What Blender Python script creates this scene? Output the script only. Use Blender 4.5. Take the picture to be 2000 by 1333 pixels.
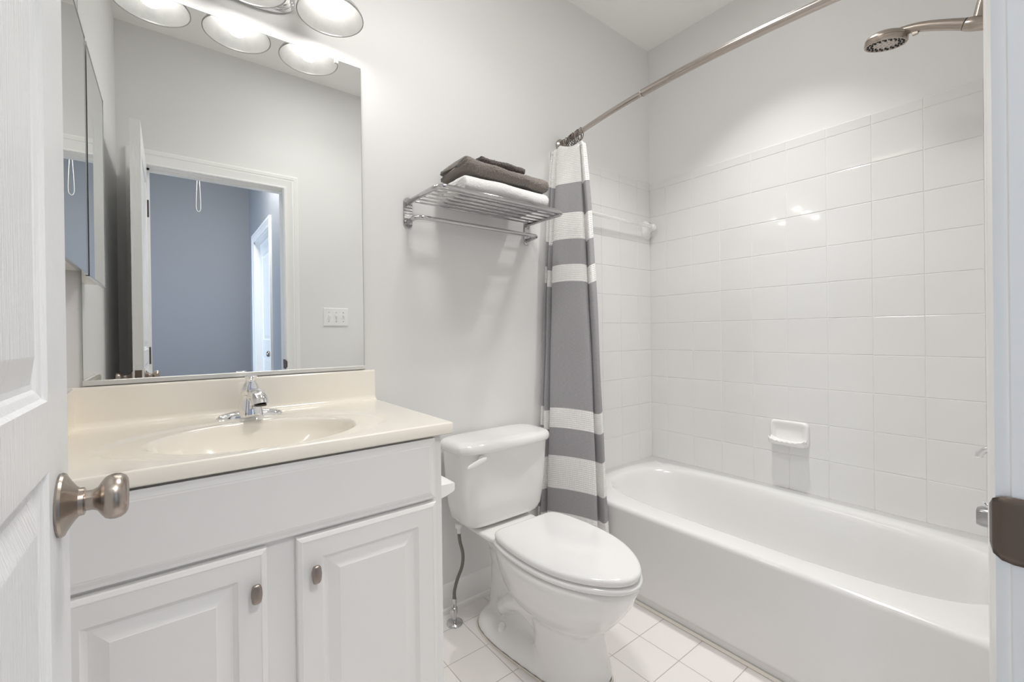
import bpy, bmesh, math, random
from mathutils import Vector, Matrix
random.seed(4)
PI = math.pi
C = bpy.context.scene.collection
for o in list(bpy.data.objects): bpy.data.objects.remove(o)

# ------------------------------------------------------------------ camera
CAM = Vector((-2.2327, -1.5309, 1.0938)); YAW, PITCH, ROLL, FPX = 0.6609, -0.0029, -0.0128, 856.88
c, s = math.cos(YAW), math.sin(YAW); cp, sp = math.cos(PITCH), math.sin(PITCH); cr, sr = math.cos(ROLL), math.sin(ROLL)
R_ = Vector((c, -s, 0)); D_ = Vector((s, c, 0)); U_ = Vector((0, 0, 1))
fw = D_*cp + U_*sp; u1 = -D_*sp + U_*cp; rt = R_*cr + u1*sr; up = -R_*sr + u1*cr
cd = bpy.data.cameras.new('camera'); cam = bpy.data.objects.new('camera', cd); C.objects.link(cam)
cd.sensor_width = 36; cd.lens = 36*FPX/2000; cd.shift_x = 0.00096; cd.shift_y = -0.00631; cd.clip_start = 0.01; cd.clip_end = 50
M = Matrix((rt, up, -fw)).transposed().to_4x4(); M.translation = CAM; cam.matrix_world = M
bpy.context.scene.camera = cam

# ------------------------------------------------------------------ world, view
sc = bpy.context.scene
w = bpy.data.worlds.new('world'); sc.world = w; w.use_nodes = True
w.node_tree.nodes['Background'].inputs[0].default_value = (0.8, 0.87, 1, 1)
w.node_tree.nodes['Background'].inputs[1].default_value = 0.6
sc.view_settings.view_transform = 'Standard'; sc.view_settings.look = 'None'
sc.view_settings.gamma = 1; sc.view_settings.use_curve_mapping = False
sc.view_settings.exposure = 1.60
sc.cycles.max_bounces = 16; sc.cycles.diffuse_bounces = 10; sc.cycles.glossy_bounces = 8; sc.cycles.transmission_bounces = 8
sc.cycles.caustics_reflective = False; sc.cycles.caustics_refractive = False
sc.cycles.sample_clamp_indirect = 6

FILL_W = 7.0  # glow of the added ceiling fill light
FILL_P = 1.35  # lamp power of the same fill light
BULB_W = 2.5         # emission strength of the vanity bulbs
TUB_W = 1.9           # lamp over the bathtub
HALL_FILL_W = 31.0         # added fill lamp in the hall
DAY_W = 8.5          # added bluish light at the end of the hall, no window there
CEIL_Z = 2.737; ROOM_D = 1.497; XL = -2.44

def area(name, loc, rot, size, power, col, sizey=None, shape=None):
    l = bpy.data.lights.new(name, 'AREA'); l.energy = power; l.color = col; l.size = size
    if sizey: l.shape = 'RECTANGLE'; l.size_y = sizey
    if shape: l.shape = shape
    o = bpy.data.objects.new(name, l); o.location = loc; o.rotation_euler = rot; C.objects.link(o); return o
hw_ = area('hall_added_daylight', (-4.95, -3.1, 1.30), (0, -PI/2, -.12), 1.0, DAY_W, (0.62, 0.77, 1.0), 1.5); hw_.data.spread = math.radians(70)  # added area light standing in for daylight, no window is built

# ------------------------------------------------------------------ materials
def mat(name, col, rough=0.5, metal=0.0, coat=0.0, bump=None, spec=0.5, var=None, sheen=0, ior=None):
    m = bpy.data.materials.new(name); m.use_nodes = True; nt = m.node_tree; b = nt.nodes['Principled BSDF']
    b.inputs['Base Color'].default_value = (*col, 1); b.inputs['Roughness'].default_value = rough
    b.inputs['Metallic'].default_value = metal; b.inputs['Specular IOR Level'].default_value = spec
    b.inputs['Coat Weight'].default_value = coat; b.inputs['Coat Roughness'].default_value = 0.04
    b.inputs['Sheen Weight'].default_value = sheen
    if bump or var:
        tc = nt.nodes.new('ShaderNodeTexCoord'); mp = nt.nodes.new('ShaderNodeMapping'); nt.links.new(tc.outputs['Object'], mp.inputs[0])
    if bump:
        sc_, st, vec = bump
        mp.inputs['Scale'].default_value = vec
        n = nt.nodes.new('ShaderNodeTexNoise'); n.inputs['Scale'].default_value = sc_; n.inputs['Detail'].default_value = 4
        nt.links.new(mp.outputs[0], n.inputs[0])
        bp = nt.nodes.new('ShaderNodeBump'); bp.inputs['Strength'].default_value = st; bp.inputs['Distance'].default_value = 0.002
        nt.links.new(n.outputs[0], bp.inputs['Height']); nt.links.new(bp.outputs[0], b.inputs['Normal'])
    if var:
        vs, c2 = var
        n2 = nt.nodes.new('ShaderNodeTexNoise'); n2.inputs['Scale'].default_value = vs; n2.inputs['Detail'].default_value = 5
        nt.links.new(tc.outputs['Object'], n2.inputs[0])
        mx = nt.nodes.new('ShaderNodeMix'); mx.data_type = 'RGBA'
        mx.inputs[6].default_value = (*col, 1); mx.inputs[7].default_value = (*c2, 1)
        nt.links.new(n2.outputs[0], mx.inputs[0]); nt.links.new(mx.outputs[2], b.inputs['Base Color'])
    return m
one = (1, 1, 1)
PAINT = mat('wall_paint', (0.80, 0.797, 0.79), 0.5, bump=(180, 0.08, one))
CEILM = mat('ceiling_paint', (0.91, 0.90, 0.885), 0.8, bump=(150, 0.06, one))
HALLP = mat('hall_paint', (0.30, 0.312, 0.335), 0.6, bump=(180, 0.06, one))
TRIM = mat('white_trim_paint', (0.88, 0.88, 0.87), 0.3, bump=(60, 0.05, one))
DOORM = mat('door_paint', (0.85, 0.855, 0.86), 0.34, bump=(7, 1.0, (9, 45, 2.2)))
CAB = mat('cabinet_paint', (0.79, 0.785, 0.775), 0.32)
PORC = mat('porcelain', (0.84, 0.835, 0.825), 0.12, coat=0.6)
TUBM = mat('tub_enamel', (0.77, 0.768, 0.762), 0.16, coat=0.5)
SEATM = mat('seat_plastic', (0.83, 0.83, 0.825), 0.12, coat=0.3)
TILE = mat('glazed_tile', (0.77, 0.768, 0.76), 0.10, coat=0.4, bump=(9, 0.05, one))
GROUT = mat('grout', (0.86, 0.855, 0.845), 0.7)
MARBLE = mat('cultured_marble', (0.92, 0.868, 0.775), 0.16, coat=0.5, var=(6, (0.94, 0.895, 0.815)))
CHROME = mat('chrome', (0.86, 0.86, 0.87), 0.06, 1.0)
DCHROME = mat('worn_chrome', (0.62, 0.62, 0.62), 0.16, 1.0)
NICKEL = mat('brushed_nickel', (0.43, 0.375, 0.33), 0.27, 1.0, bump=(12, 0.06, (1, 1, 30)))
ROD = mat('rod_nickel', (0.46, 0.41, 0.375), 0.24, 1.0)
DNICK = mat('dark_nickel', (0.15, 0.122, 0.105), 0.36, 1.0)
KNOBM = mat('antique_knob', (0.35, 0.30, 0.27), 0.36, 1.0)
RACKC = mat('rack_chrome', (0.56, 0.56, 0.56), 0.09, 1.0)
BLACK = mat('black_rubber', (0.03, 0.03, 0.03), 0.5)
DARKG = mat('dark_groove', (0.08, 0.075, 0.07), 0.6)
STEELBR = mat('braided_steel', (0.22, 0.20, 0.18), 0.42, 0.9, bump=(160, 0.8, one))
MIRROR = mat('mirror_silver', (0.90, 0.915, 0.905), 0.0, 1.0)
PLASTIC = mat('white_plastic', (0.86, 0.86, 0.85), 0.3)
CORD = mat('cord_cotton', (0.55, 0.53, 0.48), 0.8)
CARPET = mat('hall_carpet', (0.45, 0.42, 0.38), 0.95, bump=(300, 0.6, one))
WTOWEL = mat('white_terry', (0.86, 0.855, 0.85), 0.95, bump=(420, 1.0, one), sheen=0.3)
BTOWEL = mat('brown_terry', (0.17, 0.142, 0.125), 0.95, bump=(420, 1.0, one), var=(500, (0.27, 0.235, 0.21)), sheen=0.35)
DTOWEL = mat('dark_terry', (0.085, 0.07, 0.066), 0.95, bump=(420, 1.0, one), var=(500, (0.14, 0.115, 0.105)), sheen=0.3)
CAULK = mat('caulk', (0.70, 0.66, 0.60), 0.6)
SHADOWGAP = mat('shadow_gap_black', (0.05, 0.05, 0.05), 0.7)  # near-black for the shade in the cabinet door gap

def bulb_mat():
    m = bpy.data.materials.new('lit_bulb'); m.use_nodes = True; nt = m.node_tree; b = nt.nodes['Principled BSDF']
    b.inputs['Base Color'].default_value = (1, 1, 1, 1)
    b.inputs['Emission Color'].default_value = (1.0, 0.975, 0.94, 1); b.inputs['Emission Strength'].default_value = BULB_W*4
    return m
BULB = bulb_mat()
def lens_mat(name, st, col):
    m = bpy.data.materials.new(name); m.use_nodes = True; b = m.node_tree.nodes['Principled BSDF']
    b.inputs['Emission Color'].default_value = (*col, 1); b.inputs['Emission Strength'].default_value = st
    return m
def shade_mat():
    m = bpy.data.materials.new('alabaster_glass'); m.use_nodes = True; nt = m.node_tree; N = nt.nodes; L = nt.links
    for n in list(N):
        if n.type != 'OUTPUT_MATERIAL': N.remove(n)
    out = [n for n in N if n.type == 'OUTPUT_MATERIAL'][0]
    tc = N.new('ShaderNodeTexCoord'); nz = N.new('ShaderNodeTexNoise'); nz.inputs['Scale'].default_value = 14; nz.inputs['Detail'].default_value = 6; nz.inputs['Distortion'].default_value = 1.6
    L.new(tc.outputs['Object'], nz.inputs[0])
    rp = N.new('ShaderNodeValToRGB'); rp.color_ramp.elements[0].position = 0.3; rp.color_ramp.elements[0].color = (0.27, 0.268, 0.26, 1)
    rp.color_ramp.elements[1].position = 0.75; rp.color_ramp.elements[1].color = (0.34, 0.337, 0.33, 1); L.new(nz.outputs[0], rp.inputs[0])
    d = N.new('ShaderNodeBsdfDiffuse'); t = N.new('ShaderNodeBsdfTranslucent'); g = N.new('ShaderNodeBsdfGlossy'); g.inputs['Roughness'].default_value = 0.15
    d.inputs[0].default_value = (.14, .139, .136, 1); L.new(rp.outputs[0], t.inputs[0])
    mx = N.new('ShaderNodeAddShader'); L.new(d.outputs[0], mx.inputs[0]); L.new(t.outputs[0], mx.inputs[1])
    m2 = N.new('ShaderNodeMixShader'); m2.inputs[0].default_value = 0.05; L.new(mx.outputs[0], m2.inputs[1]); L.new(g.outputs[0], m2.inputs[2])
    L.new(m2.outputs[0], out.inputs[0]); return m
SHADE = shade_mat()

def clear_mat():
    m = bpy.data.materials.new('clear_plastic'); m.use_nodes = True; nt = m.node_tree; N = nt.nodes; L = nt.links; b = N['Principled BSDF']
    out = [n for n in N if n.type == 'OUTPUT_MATERIAL'][0]
    b.inputs['Base Color'].default_value = (0.9, 0.9, 0.89, 1); b.inputs['Roughness'].default_value = 0.12
    tr = N.new('ShaderNodeBsdfTransparent'); mx = N.new('ShaderNodeMixShader'); mx.inputs[0].default_value = 0.42
    L.new(tr.outputs[0], mx.inputs[1]); L.new(b.outputs[0], mx.inputs[2]); L.new(mx.outputs[0], out.inputs[0])
    return m
CLEAR = clear_mat()

P6 = 0.1525
def floor_mat():
    m = bpy.data.materials.new('floor_tile'); m.use_nodes = True; nt = m.node_tree; N = nt.nodes; L = nt.links; b = N['Principled BSDF']
    b.inputs['Roughness'].default_value = 0.32
    tc = N.new('ShaderNodeTexCoord'); sx = N.new('ShaderNodeSeparateXYZ'); L.new(tc.outputs['Object'], sx.inputs[0])
    def dist(sock, off, pitch):
        a = N.new('ShaderNodeMath'); a.operation = 'ADD'; a.inputs[1].default_value = -off + 40*pitch; L.new(sock, a.inputs[0])
        md = N.new('ShaderNodeMath'); md.operation = 'MODULO'; md.inputs[1].default_value = pitch; L.new(a.outputs[0], md.inputs[0])
        s1 = N.new('ShaderNodeMath'); s1.operation = 'SUBTRACT'; s1.inputs[1].default_value = pitch/2; L.new(md.outputs[0], s1.inputs[0])
        ab = N.new('ShaderNodeMath'); ab.operation = 'ABSOLUTE'; L.new(s1.outputs[0], ab.inputs[0])
        s2 = N.new('ShaderNodeMath'); s2.operation = 'SUBTRACT'; s2.inputs[0].default_value = pitch/2; L.new(ab.outputs[0], s2.inputs[1]); return s2.outputs[0]
    dx = dist(sx.outputs[0], -0.9135, P6); dy = dist(sx.outputs[1], -0.102, 0.154)
    mn = N.new('ShaderNodeMath'); mn.operation = 'MINIMUM'; L.new(dx, mn.inputs[0]); L.new(dy, mn.inputs[1])
    mr = N.new('ShaderNodeMapRange'); mr.inputs[1].default_value = 0.0005; mr.inputs[2].default_value = 0.0018; L.new(mn.outputs[0], mr.inputs[0])
    nz = N.new('ShaderNodeTexNoise'); nz.inputs['Scale'].default_value = 5; L.new(tc.outputs['Object'], nz.inputs[0])
    mv = N.new('ShaderNodeMix'); mv.data_type = 'RGBA'; mv.inputs[6].default_value = (0.80, 0.765, 0.755, 1); mv.inputs[7].default_value = (0.83, 0.80, 0.79, 1); L.new(nz.outputs[0], mv.inputs[0])
    mx = N.new('ShaderNodeMix'); mx.data_type = 'RGBA'; mx.inputs[6].default_value = (0.47, 0.43, 0.40, 1); L.new(mr.outputs[0], mx.inputs[0]); L.new(mv.outputs[2], mx.inputs[7])
    L.new(mx.outputs[2], b.inputs['Base Color'])
    bp = N.new('ShaderNodeBump'); bp.inputs['Strength'].default_value = 0.6; bp.inputs['Distance'].default_value = 0.001; L.new(mr.outputs[0], bp.inputs['Height']); L.new(bp.outputs[0], b.inputs['Normal'])
    return m
FLOOR = floor_mat()

# stripes of the curtain, z limits of the grey bands (object origin on the floor)
BANDS = [(0.292, 0.396), (0.54, 0.662), (0.75, 1.315), (1.392, 1.508), (1.63, 1.77)]
def curtain_mat():
    m = bpy.data.materials.new('striped_cotton'); m.use_nodes = True; nt = m.node_tree; N = nt.nodes; L = nt.links; b = N['Principled BSDF']
    b.inputs['Roughness'].default_value = 0.9; b.inputs['Sheen Weight'].default_value = 0.15
    tc = N.new('ShaderNodeTexCoord'); uv = N.new('ShaderNodeSeparateXYZ'); L.new(tc.outputs['UV'], uv.inputs[0])
    prev = None
    for lo, hi in BANDS:
        g = N.new('ShaderNodeMath'); g.operation = 'GREATER_THAN'; g.inputs[1].default_value = lo; L.new(uv.outputs[1], g.inputs[0])
        l = N.new('ShaderNodeMath'); l.operation = 'LESS_THAN'; l.inputs[1].default_value = hi; L.new(uv.outputs[1], l.inputs[0])
        a = N.new('ShaderNodeMath'); a.operation = 'MULTIPLY'; L.new(g.outputs[0], a.inputs[0]); L.new(l.outputs[0], a.inputs[1])
        if prev is None: prev = a.outputs[0]
        else:
            ad = N.new('ShaderNodeMath'); ad.operation = 'ADD'; L.new(prev, ad.inputs[0]); L.new(a.outputs[0], ad.inputs[1]); prev = ad.outputs[0]
    # heathered grey yarn
    mp = N.new('ShaderNodeMapping'); mp.inputs['Scale'].default_value = (60, 900, 1); L.new(tc.outputs['UV'], mp.inputs[0])
    nz = N.new('ShaderNodeTexNoise'); nz.inputs['Scale'].default_value = 1; nz.inputs['Detail'].default_value = 2; L.new(mp.outputs[0], nz.inputs[0])
    gm = N.new('ShaderNodeMix'); gm.data_type = 'RGBA'; gm.inputs[6].default_value = (0.24, 0.235, 0.25, 1); gm.inputs[7].default_value = (0.46, 0.45, 0.47, 1); L.new(nz.outputs[0], gm.inputs[0])
    mx = N.new('ShaderNodeMix'); mx.data_type = 'RGBA'; mx.inputs[6].default_value = (0.93, 0.915, 0.90, 1); L.new(prev, mx.inputs[0]); L.new(gm.outputs[2], mx.inputs[7])
    L.new(mx.outputs[2], b.inputs['Base Color'])
    # waffle weave on the white bands
    def wav(sock):
        q = N.new('ShaderNodeMath'); q.operation = 'MULTIPLY'; q.inputs[1].default_value = 2*PI/0.0085; L.new(sock, q.inputs[0])
        r = N.new('ShaderNodeMath'); r.operation = 'SINE'; L.new(q.outputs[0], r.inputs[0]); return r.outputs[0]
    pr = N.new('ShaderNodeMath'); pr.operation = 'MAXIMUM'; L.new(wav(uv.outputs[0]), pr.inputs[0]); L.new(wav(uv.outputs[1]), pr.inputs[1])
    inv = N.new('ShaderNodeMath'); inv.operation = 'SUBTRACT'; inv.inputs[0].default_value = 1; L.new(prev, inv.inputs[1])
    h = N.new('ShaderNodeMath'); h.operation = 'MULTIPLY'; L.new(pr.outputs[0], h.inputs[0]); L.new(inv.outputs[0], h.inputs[1])
    bp = N.new('ShaderNodeBump'); bp.inputs['Strength'].default_value = 0.7; bp.inputs['Distance'].default_value = 0.0016; L.new(h.outputs[0], bp.inputs['Height']); L.new(bp.outputs[0], b.inputs['Normal'])
    return m
CURT = curtain_mat()

# ------------------------------------------------------------------ mesh helpers
ORI = {}
class MB:
    def __init__(s): s.v = []; s.f = []; s.uv = None
    def add(s, vs, fs):
        n = len(s.v); s.v += [tuple(v) for v in vs]; s.f += [tuple(i+n for i in f) for f in fs]; return s
    def box(s, x0, x1, y0, y1, z0, z1):
        return s.add([(x0,y0,z0),(x1,y0,z0),(x1,y1,z0),(x0,y1,z0),(x0,y0,z1),(x1,y0,z1),(x1,y1,z1),(x0,y1,z1)],
                     [(0,3,2,1),(4,5,6,7),(0,1,5,4),(1,2,6,5),(2,3,7,6),(3,0,4,7)])
    def loft(s, rings, cap0=True, cap1=True, closed=True):
        n = len(rings[0]); vs = [p for r in rings for p in r]; fs = []
        for k in range(len(rings)-1):
            for i in range(n if closed else n-1):
                j = (i+1) % n; fs.append((k*n+i, k*n+j, (k+1)*n+j, (k+1)*n+i))
        if cap0: fs.append(tuple(reversed(range(n))))
        if cap1: fs.append(tuple((len(rings)-1)*n+i for i in range(n)))
        return s.add(vs, fs)
    def tube(s, path, r, n=16, caps=True):
        pts = [Vector(p) for p in path]; rr = r if isinstance(r, (list, tuple)) else [r]*len(pts); rings = []
        t0 = (pts[1]-pts[0]).normalized(); a = Vector((0,0,1)) if abs(t0.z) < .9 else Vector((1,0,0))
        nrm = t0.cross(a).normalized()
        for i, p in enumerate(pts):
            t = (pts[min(i+1, len(pts)-1)]-pts[max(i-1, 0)]).normalized()
            nrm = (nrm - t*nrm.dot(t)).normalized(); bn = t.cross(nrm)
            rings.append([p + (nrm*math.cos(2*PI*k/n)+bn*math.sin(2*PI*k/n))*rr[i] for k in range(n)])
        return s.loft(rings, caps, caps)
    def lathe(s, prof, o, axis='z', n=32, caps=(True, True)):
        o = Vector(o); ax = {'z': (Vector((1,0,0)), Vector((0,1,0)), Vector((0,0,1))), 'x': (Vector((0,1,0)), Vector((0,0,1)), Vector((1,0,0))),
              'y': (Vector((0,0,1)), Vector((1,0,0)), Vector((0,1,0)))}.get(axis if isinstance(axis, str) else None)
        if ax is None:
            d = Vector(axis).normalized(); a = Vector((0,0,1)) if abs(d.z) < .9 else Vector((1,0,0)); e1 = d.cross(a).normalized(); ax = (e1, d.cross(e1), d)
        rings = [[o + (ax[0]*math.cos(2*PI*k/n)+ax[1]*math.sin(2*PI*k/n))*r + ax[2]*h for k in range(n)] for r, h in prof]
        return s.loft(rings, *caps)
    def ball(s, o, rx, ry=None, rz=None, n=24, m=14):
        ry = ry or rx; rz = rz or rx; o = Vector(o)
        rings = [[o + Vector((rx*math.cos(2*PI*k/n)*math.sin(PI*j/m), ry*math.sin(2*PI*k/n)*math.sin(PI*j/m), -rz*math.cos(PI*j/m))) for k in range(n)] for j in range(m+1)]
        rings[0] = [o+Vector((1e-5*math.cos(2*PI*k/n), 1e-5*math.sin(2*PI*k/n), -rz)) for k in range(n)]
        rings[-1] = [o+Vector((1e-5*math.cos(2*PI*k/n), 1e-5*math.sin(2*PI*k/n), rz)) for k in range(n)]
        return s.loft(rings)
    def build(s, name, m, parent=None, smooth=40, bevel=0, bseg=2, origin=None, fix=True):
        me = bpy.data.meshes.new(name); ob = bpy.data.objects.new(name, me); C.objects.link(ob)
        if parent is not None: ori = ORI[parent.name]
        elif origin is not None: ori = Vector(origin)
        else:
            xs = [v[0] for v in s.v]; ys = [v[1] for v in s.v]; zs = [v[2] for v in s.v]
            ori = Vector(((min(xs)+max(xs))/2, (min(ys)+max(ys))/2, min(zs)))
        me.from_pydata([tuple(Vector(v)-ori) for v in s.v], [], s.f); ORI[ob.name] = ori
        if fix:
            bm = bmesh.new(); bm.from_mesh(me); bmesh.ops.recalc_face_normals(bm, faces=bm.faces); bm.to_mesh(me); bm.free()
        me.update()
        if m: me.materials.append(m)
        if parent is not None: ob.parent = parent
        else: ob.location = ori
        if smooth:
            me.polygons.foreach_set('use_smooth', [True]*len(me.polygons))
            if smooth < 180: me.set_sharp_from_angle(angle=math.radians(smooth))
        if bevel:
            b = ob.modifiers.new('bevel', 'BEVEL'); b.width = bevel; b.segments = bseg; b.limit_method = 'ANGLE'; b.angle_limit = math.radians(35); b.harden_normals = True
            if not smooth: me.polygons.foreach_set('use_smooth', [True]*len(me.polygons))
        return ob
def thing(name, label, cat, loc, group=None):
    o = bpy.data.objects.new(name, None); C.objects.link(o); o.location = loc; o.empty_display_size = 0.05
    ORI[o.name] = Vector(loc); tag(o, label, cat, group); return o
def tag(o, label, cat, group=None):
    o['label'] = label; o['category'] = cat
    if group: o['group'] = group
    return o
def struct(o): o['kind'] = 'structure'; return o
def plabel(o, l): o['label'] = l; return o
def bez(pts, n=8):
    """Catmull-Rom through points"""
    P = [Vector(p) for p in pts]; out = []
    for i in range(len(P)-1):
        a, b, c_, d = P[max(i-1, 0)], P[i], P[i+1], P[min(i+2, len(P)-1)]
        for k in range(n):
            t = k/n; out.append(0.5*((2*b)+(c_-a)*t+(2*a-5*b+4*c_-d)*t*t+(3*b-a-3*c_+d)*t**3))
    out.append(P[-1]); return out
def superell(cx, cy, a, b, n, z, N=48, ph=0):
    r = []
    for k in range(N):
        t = 2*PI*k/N+ph; ct, st = math.cos(t), math.sin(t)
        r.append((cx+a*math.copysign(abs(ct)**(2/n), ct), cy+b*math.copysign(abs(st)**(2/n), st), z))
    return r
def panel_face(mb, u0, u1, v0, v1, steps, f):
    """rectangular rings from outer to inner; f(u, v, depth) -> 3-D"""
    rings = []
    for ins, dep in steps:
        rings.append([f(u0+ins, v0+ins, dep), f(u1-ins, v0+ins, dep), f(u1-ins, v1-ins, dep), f(u0+ins, v1-ins, dep)])
    mb.loft(rings, False, True)

# ------------------------------------------------------------------ room shell
T = 0.12
OX0, OX1, OZ = -2.321, -1.668, 2.008          # door opening
struct(MB().box(XL-T, T, -ROOM_D-T, T, -0.1, 0).build('floor', FLOOR, smooth=0, origin=(0, 0, 0)))
struct(MB().box(XL-T, T, -ROOM_D, T, CEIL_Z, CEIL_Z+0.1).build('ceiling', CEILM, smooth=0))
wb = struct(MB().box(XL-T, T, 0, T, 0, CEIL_Z).build('wall_back', PAINT, smooth=0, origin=(0, 0, 0)))
wr = struct(MB().box(0, T, -ROOM_D-T, 0, 0, CEIL_Z).build('wall_right', PAINT, smooth=0, origin=(0, 0, 0)))
struct(MB().box(XL-T, XL, -ROOM_D-T, 0, 0, CEIL_Z).build('wall_left', PAINT, smooth=0))
m = MB().box(XL-T, OX0-.018, -ROOM_D-T, -ROOM_D, 0, CEIL_Z).box(OX1+.018, T, -ROOM_D-T, -ROOM_D, 0, CEIL_Z).box(OX0-.018, OX1+.018, -ROOM_D-T, -ROOM_D, OZ+.018, CEIL_Z)
struct(m.build('wall_front', PAINT, smooth=0))
# hall beyond the door
HY = -3.93; HX = -1.545
hd0, hd1 = -3.57, -2.72
m = MB().box(HX, HX+T, HY-T, hd0, 0, CEIL_Z).box(HX, HX+T, hd1, -ROOM_D-T, 0, CEIL_Z).box(HX, HX+T, hd0, hd1, 2.04, CEIL_Z)
struct(m.build('wall_hall_right', HALLP, smooth=0))
struct(MB().box(-5.0, HX+T, HY-T, HY, 0, CEIL_Z).build('wall_hall_far', HALLP, smooth=0))
struct(MB().box(-5.1, -5.0, HY-T, -ROOM_D-T, 0, CEIL_Z).build('wall_hall_left', HALLP, smooth=0))
struct(MB().box(-5.1, XL-T, -ROOM_D-T, -ROOM_D, 0, CEIL_Z).build('wall_hall_near', HALLP, smooth=0))
struct(MB().box(-5.1, HX+T, HY-T, -ROOM_D-T, -0.1, 0).build('floor_hall', CARPET, smooth=0))
struct(MB().box(-5.1, HX+T, HY-T, -ROOM_D, CEIL_Z+.0, CEIL_Z+0.1).build('ceiling_hall', CEILM, smooth=0))

# tiles: real glazed tiles with eased edges
def tiles(rects, f, name, parent):
    mb = MB(); g = 0.0007; e = 0.0020; d = 0.0045
    for (a0, a1, b0, b1) in rects:
        r = []
        for ins, dep in ((g, 0.0), (g, d-.0016), (g+.0006, d-.0006), (g+e, d)):
            r.append([f(a0+ins, b0+ins, dep), f(a1-ins, b0+ins, dep), f(a1-ins, b1-ins, dep), f(a0+ins, b1-ins, dep)])
        mb.loft(r, False, True)
    return mb.build(name, TILE, parent, smooth=0)
Z0, PT, ZTOP, Y0 = 0.5254, 0.154, 1.9537, 0.1095
zr = [0.352] + [Z0+i*PT for i in range(10)] + [ZTOP]
yr = [0.0] + [-(Y0+j*PT) for j in range(9)] + [-ROOM_D]
rects = [(yr[j+1], yr[j], zr[i], zr[i+1]) for j in range(len(yr)-1) for i in range(len(zr)-1)]
tiles(rects, lambda a, b, d: (-.002-d, a, b), 'tile_panel', wr)
MB().box(-.0045, 0, -ROOM_D, 0, 0.30, ZTOP).build('grout_bed', GROUT, wr, smooth=0)
xr = [-.007, -.13, -.284, -.438, -.592, -.746, -.80]
rects = [(xr[j+1], xr[j], zr[i], zr[i+1]) for j in range(len(xr)-1) for i in range(len(zr)-1)]
tiles(rects, lambda a, b, d: (a, -.002-d, b), 'tile_panel', wb)
MB().box(-.80, -.005, -.0045, 0, 0.30, ZTOP).build('grout_bed', GROUT, wb, smooth=0)

# baseboards
def base_prof(h=.107):
    return [(0, 0), (.024, 0), (.024, .008), (.021, .016), (.014, .019), (.013, .02), (.013, h-.03), (.010, h-.022), (.009, h-.012), (.005, h-.004), (0, h)]
pr = base_prof()
m = MB(); m.loft([[(x, -d, z) for d, z in pr] for x in (-1.688, -.757)]); struct(m.build('baseboard_back', TRIM))
m = MB(); m.loft([[(x, -ROOM_D+d, z) for d, z in pr] for x in (OX1+.078, -.757)]); struct(m.build('baseboard_front', TRIM))
m = MB(); m.loft([[(XL+d, y, z) for d, z in pr] for y in (-ROOM_D, -.545)]); struct(m.build('baseboard_left', TRIM))
m = MB(); m.loft([[(x, HY+d, z) for d, z in pr] for x in (-5, HX)]); struct(m.build('baseboard_hall', TRIM))

# door frame of the bathroom: jambs, stops, casing
def casing_prof():   # (across from opening outward, thickness)
    return [(0, 0), (0, .010), (.006, .0115), (.010, .009), (.022, .0095), (.034, .013), (.046, .0165), (.052, .0155), (.056, .0185), (.072, .0205), (.078, .018), (.078, 0)]
def casing(mb, x0, x1, zt, yface, sgn, f=None):
    f = f or (lambda a, b, z: (a, b, z))
    cpf = casing_prof()
    rings = []
    for (kx, kz) in ((0, 0), (0, 1), (1, 1), (1, 0)):
        ring = []
        for a, t in cpf:
            x = (x0-a) if kx == 0 else (x1+a); z = (zt+a) if kz else 0.0
            ring.append(f(x, yface+sgn*t, z))
        rings.append(ring)
    mb.loft(rings)
fr = thing('trim_1', '', '', (OX0, -ROOM_D, 0)); del fr['label']; del fr['category']; fr['kind'] = 'structure'
m = MB().box(OX0-.018, OX0, -ROOM_D-T, -ROOM_D, 0, OZ).box(OX1, OX1+.018, -ROOM_D-T, -ROOM_D, 0, OZ).box(OX0-.018, OX1+.018, -ROOM_D-T, -ROOM_D, OZ, OZ+.018)
m.box(OX0, OX0+.011, -ROOM_D-.075, -ROOM_D-.040, 0, OZ).box(OX0, OX1, -ROOM_D-.075, -ROOM_D-.040, OZ-.011, OZ)
m.build('jamb', TRIM, fr, smooth=0)
m = MB(); casing(m, OX0-.004, OX1+.004, OZ+.004, -ROOM_D, 1); m.build('casing', TRIM, fr, smooth=25)
m = MB(); casing(m, OX0-.004, OX1+.004, OZ+.004, -ROOM_D-T, -1); m.build('hall_casing', TRIM, fr, smooth=25)
# strike plate with a curled lip
m = MB(); zc = .920; rings = []
for a, x, y in ((0, OX1-.0015, -ROOM_D-.055), (1, OX1-.0015, -ROOM_D-.012), (2, OX1-.0022, -ROOM_D-.001), (3, OX1-.0008, -ROOM_D+.006), (4, OX1+.003, -ROOM_D+.0115), (5, OX1+.0095, -ROOM_D+.0140)):
    hh = .0285 if a < 3 else (.0275, .024, .017)[a-3]
    rings.append([(x, y, zc+hh*k/4) for k in range(-4, 5)])
m.loft(rings, False, False, closed=False)
o = m.build('strike_plate', DNICK, fr, smooth=60, fix=False); sd = o.modifiers.new('solid', 'SOLIDIFY'); sd.thickness = .0016
plabel(o, 'dark bronze strike plate')

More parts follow.
